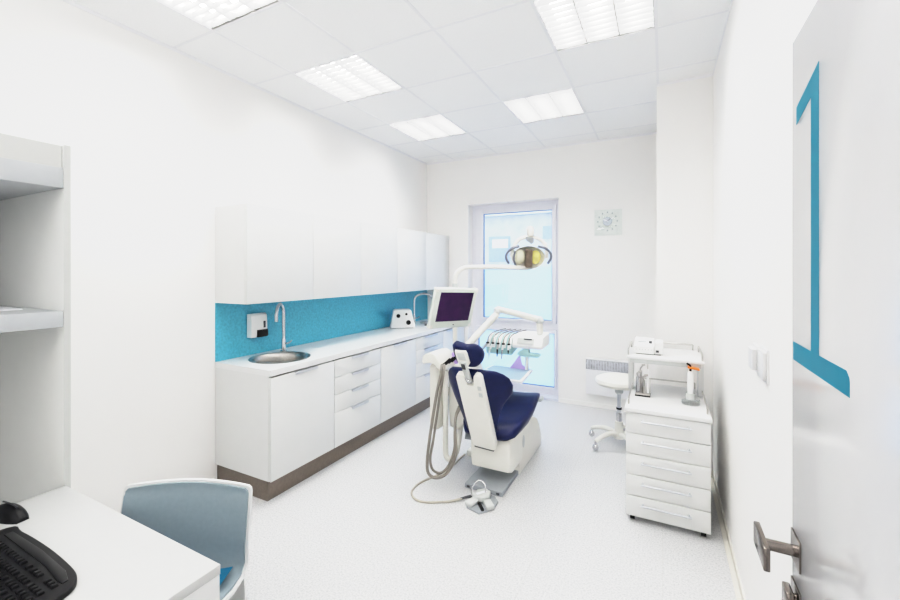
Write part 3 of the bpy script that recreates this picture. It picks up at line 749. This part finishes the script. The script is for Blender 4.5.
for k in range(5):
    x = -1.405 + k * .05
    MB().prism([(p[0] - .010, p[1] + .004) for p in arc[2:]] + [(p[0] + .004, p[1] - .004) for p in arc[2:][::-1]], 'x', x - .017, x + .017, .003).build('rest_rib', 'white', dv)
MB().prism([(-1.13, .89), (-1.09, .915), (-1.04, .915), (-1.03, .885), (-.955, .885), (-.935, .87), (-.955, .853), (-1.11, .853), (-1.14, .868)], 'y', 3.50, 3.56, .006).build('tray_handle', 'mint', dv)
MB().tube([(-1.06, 3.54, .86), (-1.06, 3.54, .735)], .016, 12, False).build('tray_post', 'white', dv)
ty = [(-1.40, 3.29), (-1.385, 3.62), (-1.025, 3.59), (-.985, 3.16), (-1.16, 3.10)]
tq = [(-1.376, 3.57), (-1.036, 3.575), (-1.01, 3.19), (-1.40, 3.19)]
MB().prism([(-1.40, 3.585), (-1.02, 3.585), (-.985, 3.16), (-1.42, 3.16)], 'z', .712, .73, .004).build('tray', 'white', dv)
MB().prism([(-1.385, 3.565), (-1.04, 3.565), (-1.012, 3.185), (-1.40, 3.185)], 'z', .729, .7325, 0).build('tray_liner', 'trayblue', dv)
tag(MB().prism([(-1.215, .7335), (-1.04, .7335), (-1.10, .775), (-1.125, .86)], 'y', 3.535, 3.5365).build('paper_napkin', 'lilac'), 'lilac folded paper napkin standing on the instrument tray', 'napkin')

HL = ['slim steel handpiece with a long tip, leftmost of those hanging from the unit', 'white syringe handpiece hanging second from the left of the unit',
      'short dark tipped handpiece hanging in the middle of the unit', 'white handpiece with a dark collar hanging fourth from the left of the unit',
      'stubby handpiece with a black tip hanging beside the control box']
tips = [(.115, -.075, .012), (.09, -.04, .010), (.065, -.004, .011), (.08, -.012, .011), (.03, .0, .011)]
for k, lb in enumerate(HL):
    x = -1.405 + k * .05; ln, sl, rr = tips[k]
    p = arc[3]; y0 = p[0] - .024
    t = thing('handpiece', lb, 'dental handpiece', (x, y0, .95), 0, 'handpieces on the delivery unit')
    MB().tube([(x, y0, .955), (x + sl * .5, y0 - .012, .905)], (rr, rr * .9), 12, False).build('body', 'steel' if k in (0, 2) else 'white', t)
    MB().tube([(x + sl * .5, y0 - .012, .905), (x + sl, y0 - .016, .905 - ln)], (rr * .75, .004), 10, False).build('tip', ('chrome', 'greyp', 'black', 'chrome', 'black')[k], t)
    MB().tube([(x, y0, .955), (x + .004, y0 + .014, 1.005), (x + .02, arc[6][0] - .016, 1.036), (x + .055, arc[8][0], 1.052), (x + .085, 3.72, 1.055)], .0048, 8).build('hose', 'hose', t)
    MB().lathe([(0, -.006), (rr * 1.25, -.006), (rr * 1.25, .006), (0, .006)], (x, y0, .955), 12).build('collar', 'black', t)

# ------------------------------------------------------------------ foot control with cable
fc = thing('foot_control', 'grey foot control with two pedals, wire bail and cable on the floor', 'foot control', (-1.12, 2.6, 0))
fpt = [(-1.185, 2.60), (-1.185, 2.545), (-1.175, 2.53), (-1.075, 2.50), (-1.035, 2.545), (-1.005, 2.62), (-1.01, 2.69), (-1.05, 2.735), (-1.11, 2.748), (-1.165, 2.70)]
MB().prism(fpt, 'z', 0, .014, .004).build('base', 'plate', fc)
MB().prism([(-1.18, 2.63), (-1.155, 2.60), (-1.09, 2.61), (-1.062, 2.66), (-1.075, 2.72), (-1.125, 2.745), (-1.17, 2.70)], 'z', .014, .055, .012, 3).build('body', 'greyp', fc)
MB().box(-.03, -.045, 0, .03, .035, .03, .010, 3, Mx=lap((-1.155, 2.575, .012), R(-20))).build('pedal', 'greyp', fc)
MB().box(-.028, -.05, 0, .028, .045, .028, .008, 3, Mx=lap((-1.045, 2.60, .012), R(40))).build('pedal', 'greyp', fc)
MB().box(-.010, -.05, 0, .010, .04, .016, .003, Mx=lap((-1.088, 2.565, .012), R(40))).build('pedal_gap', 'black', fc)
MB().tube([(-1.185, 2.63, .03), (-1.185, 2.65, .085), (-1.165, 2.69, .115), (-1.135, 2.70, .118), (-1.105, 2.69, .095), (-1.10, 2.68, .05)], .005, 8).build('wire_bail', 'chrome', fc)
MB().box(-.012, -.045, .0, .012, .035, .0015, Mx=Matrix.Translation((-1.12, 2.67, .0555)) @ Matrix.Rotation(R(-35), 4, 'Z')).build('label_plate', 'paper', fc)
MB().tube([(-1.16, 2.65, .03), (-1.20, 2.625, .028), (-1.25, 2.59, .018)], (.012, .007), 10).build('cable_boot', 'dgrey', fc)
MB().tube([(-1.24, 2.595, .018), (-1.31, 2.54, .008), (-1.38, 2.495, .0075), (-1.45, 2.458, .0075), (-1.53, 2.455, .0075), (-1.60, 2.51, .0075), (-1.625, 2.585, .0075), (-1.62, 2.68, .0075), (-1.575, 2.80, .0075), (-1.54, 2.92, .0075), (-1.53, 3.06, .0075), (-1.535, 3.17, .0075), (-1.525, 3.245, .012)], .0075, 10).build('cable', 'cord', fc)
tag(MB().box(-1.51, 3.25, 0, -1.36, 3.34, .05, .008).build('junction_box', 'cream'), 'small cream junction box on the floor left of the chair base', 'junction box')

# ------------------------------------------------------------------ clock, radiator, switches
ck = thing('wall_clock', 'square frosted glass wall clock with a silver centre on the back wall', 'clock', (-.562, YB, 2.16))
MB().box(-.712, YB - .022, 2.012, -.412, YB - .016, 2.312, .001).build('glass_face', 'clock', ck)
MB().lathe([(0, 0), (.05, 0), (.05, .012), (.045, .016), (0, .016)], Mx=Matrix.Translation((-.567, YB - .022, 2.175)) @ Matrix.Rotation(R(90), 4, 'X')).build('centre_disc', 'clockdisc', ck)
for k in range(12):
    a = k * PI / 6
    MB().box(-.006, -.0015, -.008, .006, .001, .008, Mx=Matrix.Translation((-.567 + .105 * math.sin(a), YB - .0235, 2.175 + .105 * math.cos(a)))).build('hour_mark', 'mark', ck)
MB().box(-.004, -.001, -.01, .004, .001, .045, Mx=Matrix.Translation((-.567, YB - .041, 2.175)) @ Matrix.Rotation(R(50), 4, 'Y')).build('hand', 'dgrey', ck)
MB().box(-.003, -.001, -.01, .003, .001, .055, Mx=Matrix.Translation((-.567, YB - .043, 2.175)) @ Matrix.Rotation(R(-60), 4, 'Y')).build('hand', 'paper', ck)
MB().tube([(-.567, YB, 2.175), (-.567, YB - .017, 2.175)], .03, 14, False).build('movement', 'clockdisc', ck)

rd = thing('radiator', 'white panel radiator with a grey patterned grille behind the stool', 'radiator', (-.56, YB, .1))
MB().box(-.80, YB - .075, .165, -.325, YB - .02, .452, .004).build('panel', 'radi', rd)
MB().box(-.80, YB - .075, .454, -.325, YB - .02, .572, .003).build('grille', 'grille', rd)
gr = MB()
for k in range(16):
    x = -.785 + k * .0295
    gr.box(x, YB - .079, .462, x + .012, YB - .0745, .562, .001)
gr.build('grille_slats', 'alu', rd)
MB().box(-.79, YB - .02, .25, -.34, YB, .50).build('wall_bracket', 'radi', rd)
MB().box(-.81, YB - .08, .572, -.315, YB - .015, .585, .003).build('top_cover', 'radi', rd)

for (ya, yb, z0, z1, dp, lb) in ((2.045, 2.125, 1.20, 1.285, .030, 'raised white light switch on the right wall, farther from the door'), (1.90, 2.0, 1.19, 1.295, .019, 'flatter white light switch on the right wall, nearer to the door')):
    t = thing('light_switch', lb, 'switch', (XR, (ya + yb) / 2, z0), 0, 'white switches on the right wall')
    MB().box(XR - dp * .4, ya - .008, z0 - .012, XR, yb + .008, z1 + .012, .002).build('cover_plate', 'switch', t)
    MB().box(XR - dp, ya, z0, XR - dp * .4, yb, z1, .003).build('rocker', 'switch', t)

# ------------------------------------------------------------------ stool
SP = Vector((-.355, 4.08, 0))
st = thing('saddle_stool', 'white round swivel stool on casters behind the drawer trolley', 'stool', tuple(SP))
MB().lathe([(0, .545), (.13, .545), (.19, .56), (.208, .585), (.20, .612), (.16, .632), (.08, .638), (0, .638)], tuple(SP), 36).build('seat', 'cream', st)
MB().lathe([(0, .475), (.022, .475), (.036, .49), (.036, .52), (.022, .545), (0, .545)], tuple(SP), 20).build('tilt_hub', 'greyp', st)
MB().lathe([(0, .30), (.0165, .30), (.0165, .48), (0, .48)], tuple(SP), 18).build('gas_piston', 'alu', st)
MB().lathe([(0, .335), (.024, .335), (.024, .350), (0, .350)], tuple(SP), 18).build('stop_ring', 'black', st)
MB().lathe([(0, .22), (.024, .22), (.024, .30), (.018, .305), (0, .305)], tuple(SP), 18).build('piston_sleeve', 'chrome', st)
MB().lathe([(0, .07), (.045, .07), (.04, .13), (.034, .225), (0, .225)], tuple(SP), 20).build('hub_sleeve', 'cream', st)
for k in range(5):
    a = R(158 + 72 * k); d = Vector((math.cos(a), math.sin(a), 0)); q = lambda r, z: tuple(SP + d * r + Vector((0, 0, z)))
    lg = MB().tube([q(.02, .105), q(.12, .125), q(.21, .11), q(.275, .085)], (.024, .017), 12).build('leg', 'cream', st)
    MB().tube([q(.275, .08), q(.275, .045)], .009, 8, False).ball(q(.275, .03), (.027, .027, .03)).build('caster', 'chrome', lg)

# ------------------------------------------------------------------ drawer trolley
tr = thing('drawer_trolley', 'white five drawer trolley with an upper shelf beside the right wall', 'trolley', (.02, 3.0, 0))
tx0, tx1, ty0, ty1 = -.2, .243, 2.75, 3.40
MB().box(tx0, ty0 + .02, .105, tx1, ty1, .742, .002).build('carcass', 'lam', tr)
MB().box(tx0 - .006, ty0 - .012, .742, tx1 + .006, ty1 + .01, .768, .004).build('top', 'top', tr)
for k in range(5):
    z0 = .11 + k * .1262; z1 = z0 + .1225
    d = MB().box(tx0, ty0, z0, tx1, ty0 + .018, z1, .002).build('drawer', 'lam', tr)
    MB().tube([(-.115, ty0 - .026, z1 - .042), (.148, ty0 - .026, z1 - .042)], .0055, 10, False).tube([(-.105, ty0, z1 - .042), (-.105, ty0 - .026, z1 - .042)], .0055, 8, False).tube([(.138, ty0, z1 - .042), (.138, ty0 - .026, z1 - .042)], .0055, 8, False).build('handle', 'alu', d)
for (x, y) in ((-.165, 2.80), (.21, 2.80), (-.165, 3.34), (.21, 3.34)):
    MB().box(x - .02, y - .02, .098, x + .02, y + .02, .106, .002).tube([(x - .013, y - .01, .0895), (x + .013, y - .01, .0895)], .0175, 18, False).build('caster', 'black', tr)
MB().box(-.214, 3.0, 1.018, .232, 3.42, 1.036, .003).build('upper_shelf', 'top', tr)
MB().box(-.195, 3.012, .990, .213, 3.40, 1.018).build('shelf_skirt', 'greyp', tr)
for x in (-.199, .224):
    MB().box(x - .017, 3.18, .768, x + .017, 3.26, 1.018, .002).build('post', 'lam', tr)
def rail(pts, par):
    MB().tube(pts, .0055, 10, False).build('rail', 'steel', par)
for (z, x0r, x1r, ya, yb) in ((1.036, -.205, .222, 3.03, 3.405), (.768, -.19, .232, 2.82, 3.385)):
    rail([(x0r + .03, yb, z + .04), (x1r - .03, yb, z + .04)], tr)
    for x in (x0r, x1r): rail([(x, ya, z), (x, ya, z + .03), (x, ya + .02, z + .04), (x, yb - .06, z + .04)], tr)
    for x in (x0r + .03, x1r - .03): rail([(x, yb, z), (x, yb, z + .04)], tr)
    for x in (x0r, x1r): rail([(x, yb - .06, z), (x, yb - .06, z + .04)], tr)

# device on the upper shelf
bd = thing('control_box', 'white control box with black square keys on the upper trolley shelf', 'device', (-.09, 3.12, 1.0385))
MB().prism([(3.085, 1.0420), (3.08, 1.0910), (3.12, 1.1060), (3.135, 1.1240), (3.25, 1.1280), (3.25, 1.0420)], 'x', -.172, -.05, .004).build('body', 'white', bd)
MB().box(-.049, 3.09, 1.0420, .002, 3.25, 1.1240, .006).build('side_unit', 'white', bd)
MB().box(-.16, 3.09, 1.0385, -.01, 3.24, 1.0420).build('foot', 'dgrey', bd)
MB().box(-.15, 3.125, 1.1140, -.10, 3.133, 1.1190).build('text_strip', 'mark', bd)
MB().box(-.082, 3.118, 1.1080, -.064, 3.136, 1.1240, .001).build('key', 'dgrey', bd)
MB().box(-.040, 3.083, 1.0560, -.022, 3.092, 1.0700, .001).build('key', 'dgrey', bd)
for k in range(6): MB().tube([(-.157 + k * .018, 3.085, 1.0710), (-.157 + k * .018, 3.078, 1.0710)], .0035, 8, False).build('small_button', 'greyp', bd)

# instrument stand with handpieces
sd = thing('instrument_stand', 'small steel stand holding instruments on the trolley top', 'stand', (-.12, 3.06, .768))
MB().box(-.165, 3.02, .768, -.072, 3.11, .776, .001).build('foot', 'black', sd)
MB().box(-.163, 3.022, .776, -.074, 3.108, .786, .002).build('base', 'steel', sd)
MB().tube([(-.16, 3.09, .786), (-.16, 3.09, .88), (-.075, 3.09, .88), (-.075, 3.09, .786)], .003, 8, False).build('rack', 'steel', sd)
def instr(x, y, h, r, m, tip, label, head=False, tm='steel'):
    t = thing('instrument', label, 'dental instrument', (x, y, .786), 0, 'instruments on the steel stand')
    MB().tube([(x, y, .787), (x, y, .787 + h)], (r, r * .8), 12, False).build('body', m, t)
    if head: MB().tube([(x, y, .787 + h - .004), (x - .004, y, .787 + h + .02), (x + .012, y, .787 + h + tip)], r * .6, 10).tube([(x + .004, y, .787 + h + tip), (x + .026, y, .787 + h + tip + .006)], r * .75, 10, False).build('head', tm, t)
    else: MB().tube([(x, y, .787 + h), (x, y, .787 + h + tip)], (r * .5, .0025), 10, False).build('tip', tm, t)
    return t
instr(-.148, 3.055, .105, .0095, 'chrome', .03, 'chrome turbine handpiece, left one on the steel stand', True)
instr(-.130, 3.085, .13, .008, 'steel', .045, 'taller angled steel handpiece at the back left of the steel stand', True)
instr(-.112, 3.05, .085, .010, 'dsteel', .03, 'short brown grey motor handpiece in the middle of the steel stand', True, 'dsteel')
instr(-.088, 3.06, .16, .009, 'white', .07, 'tall white scaler with a thin tip, right one on the steel stand', False)

# curing light in its round glass base
cu = thing('curing_light', 'white curing light with orange shield in a round base on the trolley', 'curing light', (.155, 2.99, .768))
MB().lathe([(0, 0), (.05, 0), (.053, .006), (.05, .020), (.03, .028), (.022, .034), (0, .034)], (.155, 2.99, .768), 28).build('base', 'clear', cu)
MB().lathe([(.0, .030), (.024, .030), (.027, .07), (.023, .07), (.020, .034), (0, .034)], (.155, 2.99, .768), 20).build('cradle', 'greyp', cu)
MB().lathe([(0, .035), (.0165, .035), (.018, .10), (.017, .19), (.013, .205), (0, .207)], (.155, 2.99, .768), 20).build('handle', 'white', cu)
MB().tube([(.155, 2.99, .972), (.155, 2.99, 1.0), (.150, 2.987, 1.012), (.136, 2.982, 1.022)], .0065, 10).build('light_tip', 'black', cu)
MB().prism([(.140, .994), (.140, 1.004), (.20, .996), (.205, .988), (.20, .984)], 'y', 2.97, 3.01, .002).build('shield', 'orange', cu)
MB().tube([(.203, 3.0, .80), (.203, 3.0, .79), (.19, 3.0, .785)], .004, 8).build('cord_clip', 'greyp', cu)

# the trolley and what stands on it, at true size and place beside the wall
KS = 1.047
for o in [o for o in C.objects if o.parent is None and (o is tr or o is bd or o is sd or o is cu or o.get('group') == 'instruments on the steel stand')]:
    o.location = (o.location.x * KS, o.location.y * KS, 1.6 + (o.location.z - 1.6) * KS); o.scale = (KS, KS, KS)

# ------------------------------------------------------------------ light, sky, camera
def lamp(name, loc, rot, sx, sy, power, col=(1, .985, .96)):
    l = bpy.data.lights.new(name, 'AREA'); l.shape = 'RECTANGLE'; l.size = sx; l.size_y = sy; l.energy = power; l.color = col
    o = bpy.data.objects.new(name, l); C.objects.link(o); o.location = loc; o.rotation_euler = rot; return o
lamp('ceiling_fill', (-1.6, -.55, H - .03), (0, 0, 0), 1.8, .6, 7)  # added fill light under the ceiling behind the camera, no fitting there
lamp('ceiling_fill', (-.35, 1.34, H - .03), (0, 0, 0), .5, .5, 14)  # added out-of-frame fill below a plain ceiling tile, no luminaire modelled
lamp('upward_fill', (-1.0, -.9, 2.0), (R(180), 0, 0), 1.0, .8, 26)  # added upward fill behind the camera, brightens the ceiling
lamp('front_fill', (-1.3, -1.57, 1.6), (R(90), 0, 0), 3.0, 2.4, 14)  # added broad fill at the front wall, lifts the foreground and shelf interior

wld = bpy.data.worlds.new('sky'); bpy.context.scene.world = wld; wld.use_nodes = True
nt = wld.node_tree; bg = nt.nodes['Background']
tc = nt.nodes.new('ShaderNodeTexCoord'); sp = nt.nodes.new('ShaderNodeSeparateXYZ'); rp = nt.nodes.new('ShaderNodeValToRGB')
rp.color_ramp.elements[0].position = .0; rp.color_ramp.elements[1].position = .6
rp.color_ramp.elements[0].color = (.82, .91, 1, 1); rp.color_ramp.elements[1].color = (.58, .76, 1, 1)
nt.links.new(tc.outputs['Generated'], sp.inputs[0]); nt.links.new(sp.outputs['Z'], rp.inputs['Fac']); nt.links.new(rp.outputs['Color'], bg.inputs['Color'])
bg.inputs['Strength'].default_value = 2.7

cam = bpy.data.cameras.new('camera'); co = bpy.data.objects.new('camera', cam); C.objects.link(co)
co.location = (0, 0, 1.6); co.rotation_euler = (R(90), 0, R(27.2105))
cam.sensor_width = 36; cam.lens = 36 * 413.465 / 900; cam.shift_y = -(300 - 271.108) / 900; cam.clip_start = .02
bpy.context.scene.camera = co
sc = bpy.context.scene
sc.view_settings.view_transform = 'Standard'; sc.view_settings.look = 'None'; sc.view_settings.exposure = -0.05
sc.view_settings.use_curve_mapping = True
cm = sc.view_settings.curve_mapping; cm.use_clip = False; cm.extend = 'EXTRAPOLATED'
cv = cm.curves[3]
cv.points[0].location = (0, 0); cv.points[1].location = (3.0, 1.05)
for q in ((.05, .042), (.15, .15), (.4, .46), (.7, .755), (1.0, .885), (1.6, .965)): cv.points.new(*q)
cm.update()
try:
    sc.cycles.diffuse_bounces = 7; sc.cycles.max_bounces = 14; sc.cycles.transparent_max_bounces = 12
    sc.cycles.sample_clamp_indirect = 6
except Exception: pass
